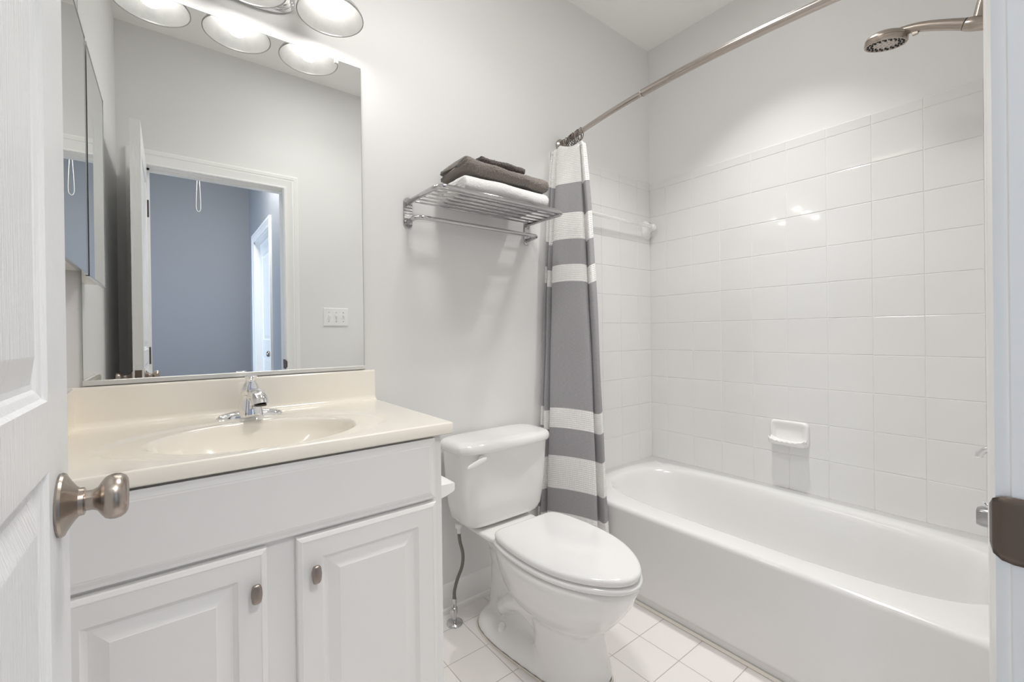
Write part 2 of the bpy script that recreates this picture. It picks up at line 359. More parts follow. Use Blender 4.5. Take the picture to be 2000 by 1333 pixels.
# bathroom door, open against the left wall
DX0, DX1, DY0, DY1, DZ = -2.355, -2.320, -ROOM_D+.002, -.870, 2.004
def raised(mb, rects, outer, f):
    """flat face with raised panels let in. outer=(u0,u1,v0,v1)"""
    u0, u1, v0, v1 = outer; rects = sorted(rects, key=lambda r: r[2])
    ur0, ur1 = rects[0][0], rects[0][1]
    def q(a0, a1, b0, b1): mb.add([f(a0, b0, 0), f(a1, b0, 0), f(a1, b1, 0), f(a0, b1, 0)], [(0, 1, 2, 3)])
    q(u0, ur0, v0, v1); q(ur1, u1, v0, v1); z = v0
    for r in rects: q(ur0, ur1, z, r[2]); z = r[3]
    q(ur0, ur1, z, v1)
    for r in rects: panel_face(mb, r[0], r[1], r[2], r[3], ((0, 0), (.003, -.0035), (.009, -.0055), (.012, -.0078), (.017, -.0078), (.040, -.0012), (.042, -.0008)), f)
slab = MB()
slab.add([(DX0, DY0, .01), (DX1, DY0, .01), (DX1, DY0, DZ), (DX0, DY0, DZ), (DX0, DY1, .01), (DX1, DY1, .01), (DX1, DY1, DZ), (DX0, DY1, DZ)],
         [(0, 1, 2, 3), (5, 4, 7, 6), (0, 4, 5, 1), (3, 2, 6, 7)])
pan = [(DY0+.105, DY1-.094, .24, .975), (DY0+.105, DY1-.094, 1.038, 1.89)]
raised(slab, pan, (DY0, DY1, .01, DZ), lambda u, v, d: (DX1+d, u, v))
raised(slab, pan, (DY0, DY1, .01, DZ), lambda u, v, d: (DX0-d, u, v))
door = struct(slab.build('door_1', DOORM, smooth=0, fix=True, origin=(DX1, DY0, 0)))
kp = Vector((DX1, -.920, .931))
kn = MB()
kn.lathe([(.0302, 0), (.0308, .002), (.0298, .0042), (.0268, .0055), (.0215, .0085), (.0165, .0118), (.0138, .0142), (.0134, .0178), (.0122, .0184), (.0, .0184)], kp, 'x', 40)
kobj = kn.build('door_knob', NICKEL, door, smooth=35); plabel(kobj, 'brushed nickel door knob')
kn = MB().lathe([(.0098, .016), (.0098, .0235), (.0115, .0275), (.0165, .0305), (.0205, .0335), (.0224, .0375), (.0228, .041), (.0220, .0455), (.0195, .0492), (.0165, .0508), (.0158, .0504), (.0, .0498)], kp, 'x', 40)
kn.build('knob_grip', NICKEL, kobj, smooth=50)
kn = MB().lathe([(.0302, 0), (.0298, .0042), (.0205, .0098), (.0132, .0172), (.0098, .0222), (.0098, .030), (.0165, .037), (.0222, .0455), (.0205, .0555), (.0, .058)], Vector((DX0, -.920, .931)), (-1, 0, 0), 32)
kn.build('door_knob', NICKEL, door, smooth=50)
MB().box(DX0+.006, DX1-.006, DY1-.0005, DY1+.001, .903, .960).build('latch_plate', DNICK, door, smooth=0)
for zz in (.25, 1.0, 1.78):
    MB().lathe([(.0, -.045), (.005, -.045), (.005, .045), (.0, .045)], (DX1+.003, DY0-.0005, zz), 'z', 12).build('hinge', DNICK, door, smooth=40)

# hall door seen only in the mirror
f2 = lambda a, b, z: (HX-(b), a, z)
tr2 = thing('trim_2', '', '', (HX, hd0, 0)); del tr2['label']; del tr2['category']; tr2['kind'] = 'structure'
m = MB(); casing(m, hd0, hd1, 2.04, 0, 1, f2); m.build('casing', TRIM, tr2, smooth=25)
m = MB().box(HX, HX+T, hd0, hd0+.018, 0, 2.04).box(HX, HX+T, hd1-.018, hd1, 0, 2.04).box(HX, HX+T, hd0, hd1, 2.022, 2.04); m.build('jamb', TRIM, tr2, smooth=0)
slab = MB(); a0, a1 = hd0+.02, hd1-.02
slab.box(HX+.055, HX+.08, a0, a1, .01, 2.02)
raised(slab, [(a0+.11, a1-.11, .24, .90), (a0+.11, a1-.11, 1.06, 1.90)], (a0, a1, .01, 2.02), lambda u, v, d: (HX+.045-d, u, v))
d2 = struct(slab.build('door_2', TRIM, smooth=0, origin=(HX+.05, a0, 0)))
MB().lathe([(.03, 0), (.03, .005), (.012, .012), (.01, .035), (.024, .045), (.026, .058), (.018, .068), (0, .07)], (HX+.045, a1-.07, .94), (-1, 0, 0), 24).build('door_handle', NICKEL, d2, smooth=50)

# hall pull cord
t = thing('pull_cord', 'off-white looped pull cord hanging from the hall ceiling, seen in the mirror', 'cord', (-2.05, -2.55, CEIL_Z))
zb = 2.045; xc, yc = -2.05, -2.55
loop = [(xc-.002, yc, zb+.32), (xc-.009, yc, zb+.2), (xc-.014, yc, zb+.06), (xc-.012, yc, zb+.015), (xc, yc, zb), (xc+.012, yc, zb+.015), (xc+.014, yc, zb+.06), (xc+.009, yc, zb+.2), (xc+.002, yc, zb+.32)]
MB().tube(bez(loop, 6), .0019, 8).build('loop', CORD, t, smooth=180)
MB().tube([(xc, yc, zb+.315), (xc, yc, CEIL_Z)], .002, 8).build('cord', CORD, t, smooth=180)
# added fill lamp on the hall ceiling, brightens the bathroom through the doorway
t = thing('hall_fill_light', 'added round white fill light on the hall ceiling behind the open doorway', 'ceiling light', (-1.80, -2.32, CEIL_Z))
MB().lathe([(0, 0), (.16, 0), (.165, -.02), (.155, -.035), (.15, -.03), (0, -.03)], (-1.80, -2.32, CEIL_Z), 'z', 40).build('base', PLASTIC, t)
MB().lathe([(.15, -.03), (.145, -.055), (.12, -.085), (.07, -.105), (0.001, -.11)], (-1.80, -2.32, CEIL_Z), 'z', 40, (False, True)).build('globe', lens_mat('hall_fill_globe', HALL_FILL_W, (1, .97, .93)), t, smooth=180)

# recessed light over the bathtub
LX, LY = -.53, -.72
t = thing('recessed_ceiling_light', 'round white recessed light in the ceiling above the bathtub', 'ceiling light', (LX, LY, CEIL_Z))
MB().lathe([(.058, 0), (.098, 0), (.096, -.005), (.062, -.010), (.056, -.004)], (LX, LY, CEIL_Z), 'z', 40, (False, False)).build('trim_ring', PLASTIC, t)
MB().lathe([(0, -.002), (.058, -.002)], (LX, LY, CEIL_Z), 'z', 40, (False, False)).build('lens', lens_mat('tub_light_lens', 6, (1, .97, .93)), t)
a = area('tub_lamp', (LX, LY, CEIL_Z-.012), (0, 0, 0), .09, TUB_W, (1, .985, .965), shape='DISK'); a.data.spread = math.radians(88)

FLX, FLY = -1.50, -.77  # added fill light, evens out the brightness of the bathroom
t = thing('ceiling_fill_light', 'added round flat fill light in the middle of the bathroom ceiling', 'ceiling light', (FLX, FLY, CEIL_Z))
MB().lathe([(.176, 0), (.196, 0), (.198, -.008), (.190, -.014), (.178, -.014), (.174, -.010)], (FLX, FLY, CEIL_Z), 'z', 56, (False, False)).build('trim_ring', PLASTIC, t)
MB().lathe([(.177, -.009), (.0005, -.009)], (FLX, FLY, CEIL_Z), 'z', 56, (False, True)).build('diffuser', lens_mat('fill_diffuser', FILL_W, (1, .985, .96)), t, smooth=180)

b_ = area('fill_lamp', (FLX, FLY, CEIL_Z-.016), (0, 0, 0), .34, FILL_P, (1, .985, .96), shape='DISK'); b_.data.spread = math.radians(128)

# ------------------------------------------------------------------ vanity cabinet
VX0, VX1, VY = -2.432, -1.690, -.535
v = thing('vanity_cabinet', 'white raised-panel vanity cabinet with two doors beneath the cream sink top', 'cabinet', ((VX0+VX1)/2, -.27, 0))
m = MB().box(VX0, VX0+.016, VY+.019, -.012, .10, .839).box(VX1-.016, VX1, VY+.019, -.012, .10, .839).box(VX0+.016, VX1-.016, -.016, -.012, .10, .839).box(VX0+.016, VX1-.016, VY+.019, -.016, .10, .116).box(VX0, VX1, VY+.07, -.012, 0, .0999)
for b in ((VX0+.045, VX1-.045, .800, .839), (VX0+.045, VX1-.045, .655, .715), (VX0+.045, VX1-.045, .10, .135), (VX0, VX0+.045, .10, .839), (VX1-.045, VX1, .10, .839), (-2.105, -2.015, .135, .655)): m.box(b[0], b[1], VY, VY+.0188, b[2], b[3])
m.build('body', CAB, v, smooth=0)
def face_slab(name, x0, x1, z0, z1, y, th, steps, parent):
    mb = MB(); f = lambda u, w_, d: (u, y-th-d, w_)
    rings = [[(x0, y, z0), (x1, y, z0), (x1, y, z1), (x0, y, z1)]]
    for ins, dep in steps: rings.append([f(x0+ins, z0+ins, dep), f(x1-ins, z0+ins, dep), f(x1-ins, z1-ins, dep), f(x0+ins, z1-ins, dep)])
    mb.loft(rings, True, True); return mb.build(name, CAB, parent, smooth=0)
face_slab('drawer_front', -2.402, -1.713, .686, .835, VY, .013, ((0, 0), (.006, .001), (.014, .0045), (.0155, .0045), (.018, .0052)), v)
rp = ((0, 0), (.002, .0022), (.009, .0045), (.0105, .0045), (.0115, .0038), (.049, .0038), (.051, .0018), (.058, -.0035), (.062, -.0035), (.083, .0028), (.0845, .0035))
for x0, x1, kx in ((-2.402, -2.087, -2.108), (-2.033, -1.714, -2.000)):
    d = face_slab('door', x0, x1, .115, .677, VY, .014, rp, v)
    m = MB(); k = (kx, VY-.018, .602)
    m.tube([k, (kx, VY-.032, .602)], .0055, 12)
    rings = []
    for yy, wx, wz in ((-.030, .0075, .0155), (-.033, .0092, .0180), (-.037, .0098, .0188), (-.0395, .0085, .0172), (-.0405, .0060, .0140)):
        rings.append([(kx+(p[0]*wx*(1-.12*abs(p[1]))), VY+yy, .602+p[1]*wz) for p in
                      [(a_[0], a_[1]) for a_ in superell(0, 0, 1, 1, 3.6, 0, 28)]])
    m.loft(rings); plabel(m.build('knob', KNOBM, d, smooth=50), 'antique nickel knob')

# cream top with moulded oval basin
CX0, CX1, CY0, CT = -2.436, -1.666, -.556, .8705
BX, BY = -2.062, -.342
vt = thing('sink_counter', 'cream cultured-marble vanity top with moulded oval basin and backsplash', 'sink', ((CX0+CX1)/2, -.28, .853))
def hfn(x, y):
    dx, dy = x-BX, y-BY
    r = math.hypot(dx/.212, dy/.168); ro = math.hypot(dx/.290, dy/.198)
    z = CT
    def sm(t): t = max(0, min(1, t)); return t*t*(3-2*t)
    z -= .0045*(1-sm((ro-.94)/.09))
    if r < 1.035:
        t = max(0, min(1, (1.035-r)/1.035)); z -= .125*(1-(1-t)**3.0)*sm(t/.10+.0)**.8
    return z
def axis(a, b, n): return [a+(b-a)*i/n for i in range(n+1)]
m = MB(); nx, ny = 220, 160; X = axis(CX0+.004, CX1-.004, nx); Y = axis(CY0+.004, -.018, ny)
vs = [(x, y, hfn(x, y)) for y in Y for x in X]
fs = [(j*(nx+1)+i, j*(nx+1)+i+1, (j+1)*(nx+1)+i+1, (j+1)*(nx+1)+i) for j in range(ny) for i in range(nx)]
m.add(vs, fs)
def skirt(ring_in):   # eased front and right edges down to the underside
    rings = []
    for off, z in ((0, CT), (.0028, CT-.0012), (.004, CT-.004), (.004, CT-.024), (.0028, CT-.0285), (0, CT-.030)):
        rings.append([(CX0+.004-off, -.018, z), (CX0+.004-off, CY0+.004-off, z), (CX1-.004+off, CY0+.004-off, z), (CX1-.004+off, -.018, z)])
    m.loft(rings, False, False, closed=False)
skirt(None)
m.build('countertop', MARBLE, vt, smooth=60, fix=False)
# backsplash with coved foot, rounded top
bsp = [(0, CT-.03), (0, CT+.100), (-.002, CT+.102), (-.015, CT+.102), (-.019, CT+.099), (-.020, CT+.095), (-.020, CT+.016), (-.022, CT+.008), (-.028, CT+.002), (-.034, CT-.0002), (-.030, CT-.03)]
m = MB(); m.loft([[(x, y-.0005, z) for y, z in bsp] for x in (CX0+.001, CX1)]); m.build('backsplash', MARBLE, vt, smooth=50)
m = MB(); m.loft([[(XL+.0005-y, yy, z) for y, z in bsp[:6]+[(-.020, CT-.03)]] for yy in (-.018, CY0+.03)]); m.build('side_splash', MARBLE, vt, smooth=50)
MB().lathe([(0, 0), (.022, 0), (.023, .003), (.018, .005), (.015, .002), (0, .003)], (BX, BY, CT-.128), 'z', 24).build('drain', CHROME, vt)

# faucet
FX, FY = -2.055, -.100
f = thing('faucet', 'chrome single-lever bathroom faucet on the cream vanity top', 'faucet', (FX, FY, CT))
zt0 = CT-.001
m = MB(); rings = []
for i in range(25):
    u = -1+2*i/24; xx = FX+u*.083; ww = .023*math.sqrt(max(1-abs(u)**2.6, .0004)); hh = .0195*math.sqrt(max(1-abs(u)**2.2, .0004))
    rings.append([(xx, FY+ww*math.cos(a), zt0+hh*max(math.sin(a), 0)) for a in [PI*k/14 for k in range(15)]])
m.loft(rings); m.build('base_plate', CHROME, f, smooth=60)
m = MB(); rings = []
for z, wx, wy, oy in ((0, .0325, .028, -.002), (.012, .0315, .028, -.002), (.026, .029, .026, -.001), (.040, .0262, .0245, 0), (.054, .0240, .023, 0), (.060, .0232, .0225, 0)):
    rings.append(superell(FX, FY+oy, wx, wy, 2.8, zt0+z, 32))
m.loft(rings); m.build('body', CHROME, f, smooth=50)
m = MB(); pth = bez([(FX+.003, FY-.004, CT+.052), (FX+.005, FY-.035, CT+.062), (FX+.008, FY-.065, CT+.064), (FX+.010, FY-.088, CT+.056), (FX+.011, FY-.096, CT+.041)], 5)
n_ = len(pth); m.tube(pth, [.0165+.0045*(i/(n_-1)) for i in range(n_)], 24); sp_ = m.build('spout', CHROME, f, smooth=60)
MB().lathe([(0, .004), (.013, .004), (.0145, .001), (.0145, -.001), (.011, -.001), (.011, 0), (0, 0)], (FX+.011, FY-.0965, CT+.0395), 'z', 20).build('aerator', DARKG, sp_)
m = MB(); rings = []
for z, wx, wy, oy in ((.0612, .0232, .022, 0), (.066, .0242, .0228, 0), (.078, .0222, .021, -.001), (.090, .0165, .0175, -.003), (.099, .0125, .0135, -.006), (.104, .0125, .012, -.009), (.110, .0145, .011, -.014), (.1125, .0150, .0105, -.016), (.114, .012, .008, -.016)):
    rings.append(superell(FX, FY+oy, wx, wy, 2.4, CT+z, 28))
m.loft(rings); m.build('lever', CHROME, f, smooth=60)
MB().lathe([(0, 0), (.0022, 0), (.0022, .055), (.005, .058), (.006, .063), (.004, .068), (0, .069)], (FX, FY+.021, CT+.015), 'z', 14).build('lift_rod', CHROME, f, smooth=50)

# ------------------------------------------------------------------ wall mirror
MX0, MX1, MZ0, MZ1 = -2.405, -1.698, .981, 2.0235
t = thing('wall_mirror', 'large frameless rectangular mirror on the wall above the sink', 'mirror', ((MX0+MX1)/2, 0, MZ0))
MB().box(MX0, MX1, -.006, -.001, MZ0, MZ1).build('glass', MIRROR, t, smooth=0)
m = MB()
for b in ((MX0-.0008, MX0, MZ0, MZ1), (MX1, MX1+.0012, MZ0, MZ1), (MX0, MX1, MZ1, MZ1+.0008)): m.box(b[0], b[1], -.0062, -.0005, b[2], b[3])
m.build('edge', mat('mirror_edge', (.28, .32, .30), .3), t, smooth=0)
m = MB(); cpz = [(-.0005, MZ0-.006), (-.009, MZ0-.006), (-.0105, MZ0-.0045), (-.0105, MZ0+.0055), (-.009, MZ0+.007), (-.0064, MZ0+.007), (-.0064, MZ0-.002), (-.0005, MZ0-.002)]
m.loft([[(x, y, z) for y, z in cpz] for x in (MX0-.001, MX1+.002)]); m.build('bottom_channel', mat('channel_aluminium', (.78, .77, .74), .35, .55), t, smooth=0)
MB().box(-1.785, -1.773, -.011, -.0062, MZ1-.012, MZ1+.004).box(-1.784, -1.774, -.010, -.001, MZ1+.0012, MZ1+.012).build('clip', CLEAR, t, smooth=0, bevel=.001)

# mirrored cabinet on the left wall
t = thing('medicine_cabinet', 'slim mirror-fronted cabinet on the left wall beside the large mirror', 'cabinet', (XL, -.19, 1.27))
MB().box(XL+.001, XL+.038, -.365, -.025, 1.262, 1.840).build('body', TRIM, t, smooth=0, bevel=.001)
m = MB().box(XL+.0385, XL+.0405, -.368, -.021, 1.258, 1.844); m.build('shadow_gap', SHADOWGAP, t, smooth=0)  # dark sheet that paints the shaded gap behind the mirror door
dd = MB().box(XL+.041, XL+.0475, -.372, -.018, 1.255, 1.847).build('mirror_door', MIRROR, t, smooth=0, bevel=.0015)
m = MB()
for b in ((-.373, -.017, 1.253, 1.257), (-.373, -.017, 1.845, 1.849), (-.3735, -.370, 1.253, 1.849), (-.020, -.0165, 1.253, 1.849)): m.box(XL+.0405, XL+.0485, b[0], b[1], b[2], b[3])
m.build('frame', DCHROME, t, smooth=0)

# ------------------------------------------------------------------ vanity light
t = thing('vanity_light', 'three-bulb vanity light with frosted bell shades above the mirror', 'wall light', (-2.047, 0, 2.18))
LXs = (-2.265, -2.049, -1.833); LYc = -.139; RZ = 2.070
m = MB(); rings = []
for d, k in ((0, 1), (.006, 1), (.008, .96), (.010, .90), (.015, .90), (.017, .86), (.019, .79), (.024, .79), (.026, .74), (.028, .64), (.032, .62), (.033, .55)):
    a, b = .143-.062*(1-k), .0625*k
    rings.append([(p[0], -d-.0005, p[1]) for p in superell(-2.047, 2.158, a, b, 2.3, 0, 56)])
m.loft(rings); m.build('backplate', CHROME, t, smooth=35)
m = MB().tube([(LXs[0]-.01, -.075, 2.19), (LXs[2]+.01, -.075, 2.19)], .009, 16); m.tube([(-2.047, -.03, 2.18), (-2.047, -.075, 2.19)], .011, 14)
m.build('crossbar', CHROME, t, smooth=50)
for lx in LXs:
    MB().tube(bez([(lx, -.075, 2.19), (lx, -.10, 2.215), (lx, -.132, 2.227), (lx, -.139, 2.210)], 6), .0065, 12).build('arm', CHROME, t, smooth=60)
    MB().lathe([(0, .145), (.012, .145), (.016, .138), (.033, .132), (.034, .112), (.028, .110), (0, .110)], (lx, LYc, RZ), 'z', 28).build('socket', CHROME, t, smooth=35)
    out = [(.0955, 0), (.0945, .004), (.088, .0155), (.076, .031), (.063, .047), (.052, .064), (.0435, .083), (.0375, .101), (.033, .120)]
    inn = [(r-.0035, h+.0015) for r, h in reversed(out)]
    prof = out+inn+[(.0925, -.0006), (.0945, -.0010), (.0955, 0)]
    MB().lathe(prof, (lx, LYc, RZ), 'z', 56, (False, False)).build('shade', SHADE, t, smooth=180)
    b = MB().lathe([(.0001, -.0225), (.012, -.0205), (.0215, -.0145), (.0275, -.006), (.0300, .004), (.0290, .015), (.0245, .028), (.0185, .042), (.0145, .056), (.013, .075), (.013, .10)], (lx, LYc, RZ+.020), 'z', 28).build('bulb', BULB, t, smooth=180)

# ------------------------------------------------------------------ towel rack
BR0, BR1 = -1.525, -.945
t = thing('towel_rack', 'chrome wall rack with slatted towel shelf and hanging bar', 'towel rack', ((BR0+BR1)/2, 0, 1.5))
for bx in (BR0, BR1):
    m = MB(); rings = []
    for d, k in ((.0005, 1.08), (.004, 1.08), (.006, 1)):
        ring = []
        for i in range(40):
            a = 2*PI*i/40; ring.append((bx+.0165*k*math.cos(a), -d, 1.549+math.copysign(.039, math.sin(a))+.0165*k*math.sin(a)))
        rings.append(ring)
    m.loft(rings); br = m.build('bracket', RACKC, t, smooth=30)
    for zz in (1.576, 1.528): MB().lathe([(0, 0), (.003, 0), (.002, .0015), (0, .002)], (bx, -.006, zz), (0, -1, 0), 12).build('screw', DCHROME, br)
FYF = -.243; rs = .0092; zs = 1.587
def fr_path(x0, x1, yb, yf, zb, zf, R, nn=8):
    p = [(x0, yb, zb)]
    p += [(x0, yf+R+.04, zf)]
    for k in range(nn+1):
        a = PI/2*k/nn; p.append((x0+R*(1-math.cos(a)), yf+R-R*math.sin(a), zf))
    for k in range(nn+1):
        a = PI/2*k/nn; p.append((x1-R+R*math.sin(a), yf+R-R*math.cos(a), zf))
    p += [(x1, yf+R+.04, zf), (x1, yb, zb)]; return p
MB().tube(fr_path(BR0, BR1, -.004, FYF, zs-.001, zs, .035), rs, 16).build('shelf_frame', RACKC, t, smooth=180)
for i, yy in enumerate((-.030, -.068, -.106, -.144, -.182, -.214)):
    x0, x1 = BR0+.003, BR1-.003
    MB().tube([(x0, yy, zs), (x1, yy, zs)], .0036, 12).build('slat', RACKC, t, smooth=180)
MB().tube(fr_path(BR0, BR1, -.004, -.083, 1.515, 1.518, .030)[0:1]+fr_path(BR0, BR1, -.004, -.083, 1.515, 1.518, .030)[2:-2]+[(BR1, -.004, 1.515)], .0082, 14).build('towel_bar', RACKC, t, smooth=180)

# folded towels
def towel(name, x0, x1, yb, yf, z0, th, gap, mt, layers=2, wave=.003, dip=None, taper=0.0, seed=0, sub=1, sag=0.0, rise=None, fat=None):
    """a cloth folded over at its front edge, swept along x"""
    rnd = random.Random(seed); mb = MB(); NX = 46; rings = []
    def outline(t_, zoff, x, e):
        yF = yf+e; yB = yb-e*.3; h = t_/2
        if layers == 1:
            zc_ = z0+th/2+zoff; cl = [(yB, zc_), ((yB+yF)/2, zc_), (yF, zc_)]
            pts = [(yB+.0, zc_-h), ]
            for k in range(9): a = -PI/2-PI*k/8; pts.append((yF+h+h*math.cos(a), zc_+h*math.sin(a)))
            for k in range(7): a = PI/2-PI*k/6; pts.append((yB-h+h*math.cos(a), zc_+h*math.sin(a)))
            return pts
        zl = z0+th/2+zoff; zu = zl+th+gap; R = (zu-zl)/2; zm = (zl+zu)/2
        yc_ = yF+R+h
        pts = []
        for k in range(7): a = -PI/2+PI*k/6-PI; 
        # outer: bottom back -> front -> top back
        pts.append((yB-h, zl-h)); pts.append(((yB+yc_)/2, zl-h))
        for k in range(13): a = -PI/2-PI*k/12; pts.append((yc_+(R+h)*math.cos(a), zm+(R+h)*math.sin(a)))
        pts.append(((yB+yc_)/2, zu+h*1.0)); pts.append((yB-h, zu+h))
        for k in range(1, 6): a = PI/2-PI*k/6; pts.append((yB-h+h*math.cos(a), zu+h*math.sin(a)))
        pts.append((yB-h, zu-h)); pts.append(((yB+yc_)/2, zu-h))
        ri = max(R-h, .0008)
        for k in range(9): a = PI/2+PI*k/8; pts.append((yc_+ri*math.cos(a), zm+ri*math.sin(a)))
        pts.append(((yB+yc_)/2, zl+h)); pts.append((yB-h, zl+h))
        for k in range(1, 6): a = PI/2-PI*k/6; pts.append((yB-h+h*math.cos(a), zl+h*math.sin(a)))
        return pts
    ph = [rnd.uniform(0, 6) for _ in range(6)]
    for i in range(NX+1):
        u = i/NX; x = x0+(x1-x0)*u
        e = min(u, 1-u)*abs(x1-x0); k = min(1, e/(th*.55)); sc_ = math.sqrt(max(1-(1-k)**2, .02))
        t_ = th*sc_*(fat(u) if fat else 1)
        if dip: t_ *= 1-.20*math.exp(-((x-dip)/.012)**2)
        zo = -sag*u + (rise(u) if rise else 0)
        ring = outline(t_, zo, x, 0)
        xe = x
        rings.append([(xe+.002*math.sin(p[0]*60+ph[4]), p[0]+wave*math.sin(u*7+ph[0]+p[1]*50)+wave*.6*math.sin(u*19+ph[1]), p[1]+wave*.5*math.sin(u*9+ph[2]+p[0]*22)*(0.3 if p[1] < z0+th*.4 else 1)) for p in ring])
    mb.loft(rings)
    ob = mb.build(name, mt, smooth=180)
    s_ = ob.modifiers.new('sub', 'SUBSURF'); s_.levels = 2; s_.render_levels = 2
    tx = bpy.data.textures.new(name+'_pile', 'CLOUDS'); tx.noise_scale = .004; tx.noise_depth = 1
    d_ = ob.modifiers.new('pile', 'DISPLACE'); d_.texture = tx; d_.strength = .0055 if mt is not WTOWEL else .0022; d_.mid_level = .5; d_.texture_coords = 'LOCAL'
    return ob
ztop = zs+.0040
o = towel('white_towel', -1.420, -1.022, -.028, -.240, ztop+.001, .031, .001, WTOWEL, wave=.0025, seed=3)
tag(o, 'folded white towel at the bottom of the pile on the chrome rack', 'towel')
o = towel('bath_towel', -1.408, -1.016, -.030, -.234, ztop+.0765, .0225, .003, BTOWEL, wave=.0045, seed=5, dip=-1.140, fat=lambda u: 1+.32*math.exp(-((u-.93)/.13)**2), rise=lambda u: .010*math.exp(-(u/.12)**2)-.006*u)
tag(o, 'thick taupe-brown folded towel in the middle of the pile on the rack', 'towel')
o = towel('wash_cloth', -1.330, -1.120, -.085, -.208, ztop+.1285, .0105, .0015, DTOWEL, wave=.002, seed=8, fat=lambda u: 1+.45*math.exp(-((u-.94)/.09)**2), rise=lambda u: .003*math.exp(-(u/.15)**2)+.001)
tag(o, 'small dark brown wash cloth folded on top of the towel pile', 'towel')

# ------------------------------------------------------------------ toilet
TX = -1.214
t = thing('toilet', 'white two-piece toilet with closed lid between vanity and bathtub', 'toilet', (TX, -.38, 0))
m = MB()
def oval(z, yf, yb, hw, n=2.2, N=48, cx=TX, back=2.6):
    cy = (yf+yb)/2; b = (yb-yf)/2; r = []
    for k in range(N):
        a = 2*PI*k/N; ct, st = math.cos(a), math.sin(a); nn = n if st < 0 else back
        r.append((cx+hw*math.copysign(abs(ct)**(2/nn), ct), cy+b*math.copysign(abs(st)**(2/nn), st), z))
    return r
# bowl body
m.loft([oval(.150, -.600, -.33, .060), oval(.175, -.640, -.29, .105), oval(.205, -.675, -.265, .130), oval(.24, -.705, -.25, .149), oval(.285, -.735, -.235, .164), oval(.32, -.752, -.225, .172, 2.0), oval(.345, -.768, -.22, .176, 1.95), oval(.359, -.766, -.222, .174, 1.95), oval(.363, -.758, -.23, .166, 1.95)])
# front pedestal
m.loft([oval(.0, -.645, -.40, .112, 2.6), oval(.012, -.645, -.40, .112, 2.6), oval(.06, -.635, -.40, .106, 2.6), oval(.12, -.622, -.40, .102, 2.6), oval(.17, -.615, -.38, .104, 2.6), oval(.22, -.62, -.36, .112, 2.5), oval(.27, -.63, -.35, .12, 2.5)])
# trapway and rear column
m.loft([oval(.0, -.47, -.085, .062), oval(.05, -.46, -.085, .060), oval(.12, -.44, -.095, .056), oval(.20, -.42, -.10, .056), oval(.27, -.40, -.095, .066), oval(.33, -.36, -.075, .10), oval(.35, -.34, -.06, .112)])
for sg in (-1, 1):
    m.tube(bez([(TX+sg*.052, -.43, .12), (TX+sg*.064, -.36, .155), (TX+sg*.066, -.29, .135), (TX+sg*.056, -.22, .08)], 5), .030, 16)
# foot
def foot(a, b, n, z): return [(TX+(x-TX)*(1-.30*max(0, min(1, (-.30-y)/.34))), y, z) for x, y, z in superell(TX, -.375, a, b, n, z, 56)]
m.loft([foot(.142, .268, 4.2, 0), foot(.142, .268, 4.2, .014), foot(.130, .262, 4.0, .036), foot(.09, .25, 3.5, .052)])
# deck under the tank
m.loft([superell(TX, -.165, .095, .120, 4, .325, 40), superell(TX, -.165, .128, .132, 4, .345, 40), superell(TX, -.165, .133, .136, 4, .356, 40), superell(TX, -.165, .130, .132, 4, .366, 40)])
o = m.build('bowl', PORC, t, smooth=180)
rm = o.modifiers.new('merge', 'REMESH'); rm.mode = 'VOXEL'; rm.voxel_size = .0055; rm.use_smooth_shade = True
sm_ = o.modifiers.new('soft', 'SMOOTH'); sm_.factor = .6; sm_.iterations = 26
for sg in (-1, 1):
    MB().lathe([(.0155, -.010), (.0155, .006), (.0135, .016), (.008, .023), (.0005, .0245)], (TX+sg*.100, -.275, .043), 'z', 24).build('bolt_cap', SEATM, t, smooth=60)
# seat and lid
PLAN = [(-.282, .118), (-.290, .136), (-.310, .149), (-.345, .158), (-.40, .1655), (-.47, .168), (-.54, .164), (-.60, .152), (-.655, .131), (-.70, .105), (-.735, .076), (-.758, .048), (-.770, .022), (-.773, .006)]
def seat(z0, z1, grow, er):
    mb = MB(); rings = []; P_ = bez([(y, h, 0) for y, h in PLAN], 4)
    yc_ = -.52
    for z, k in ((z0, er), (z0+.003, .001), ((z0+z1)/2, 0), (z1-.006, .0015), (z1-.002, .006), (z1, .015)):
        sy_ = 1+(grow-k)/.25; sx_ = 1+(grow-k)/.168
        L_ = [(TX-p.y*sx_, yc_+(p.x-yc_)*sy_, z) for p in P_]; R2 = [(TX+p.y*sx_, yc_+(p.x-yc_)*sy_, z) for p in reversed(P_)]
        rings.append(L_+R2)
    mb.loft(rings); return mb
seat_o = seat(.3655, .383, .004, .004).build('seat', SEATM, t, smooth=70)
lid_o = seat(.3865, .409, 0, .004).build('lid', SEATM, t, smooth=70)
for sg in (-1, 1):
    MB().lathe([(0, 0), (.014, 0), (.0155, .004), (.0155, .011), (.012, .015), (0, .016)], (TX+sg*.075, -.272, .3650), 'z', 24).build('hinge', SEATM, t, smooth=50)
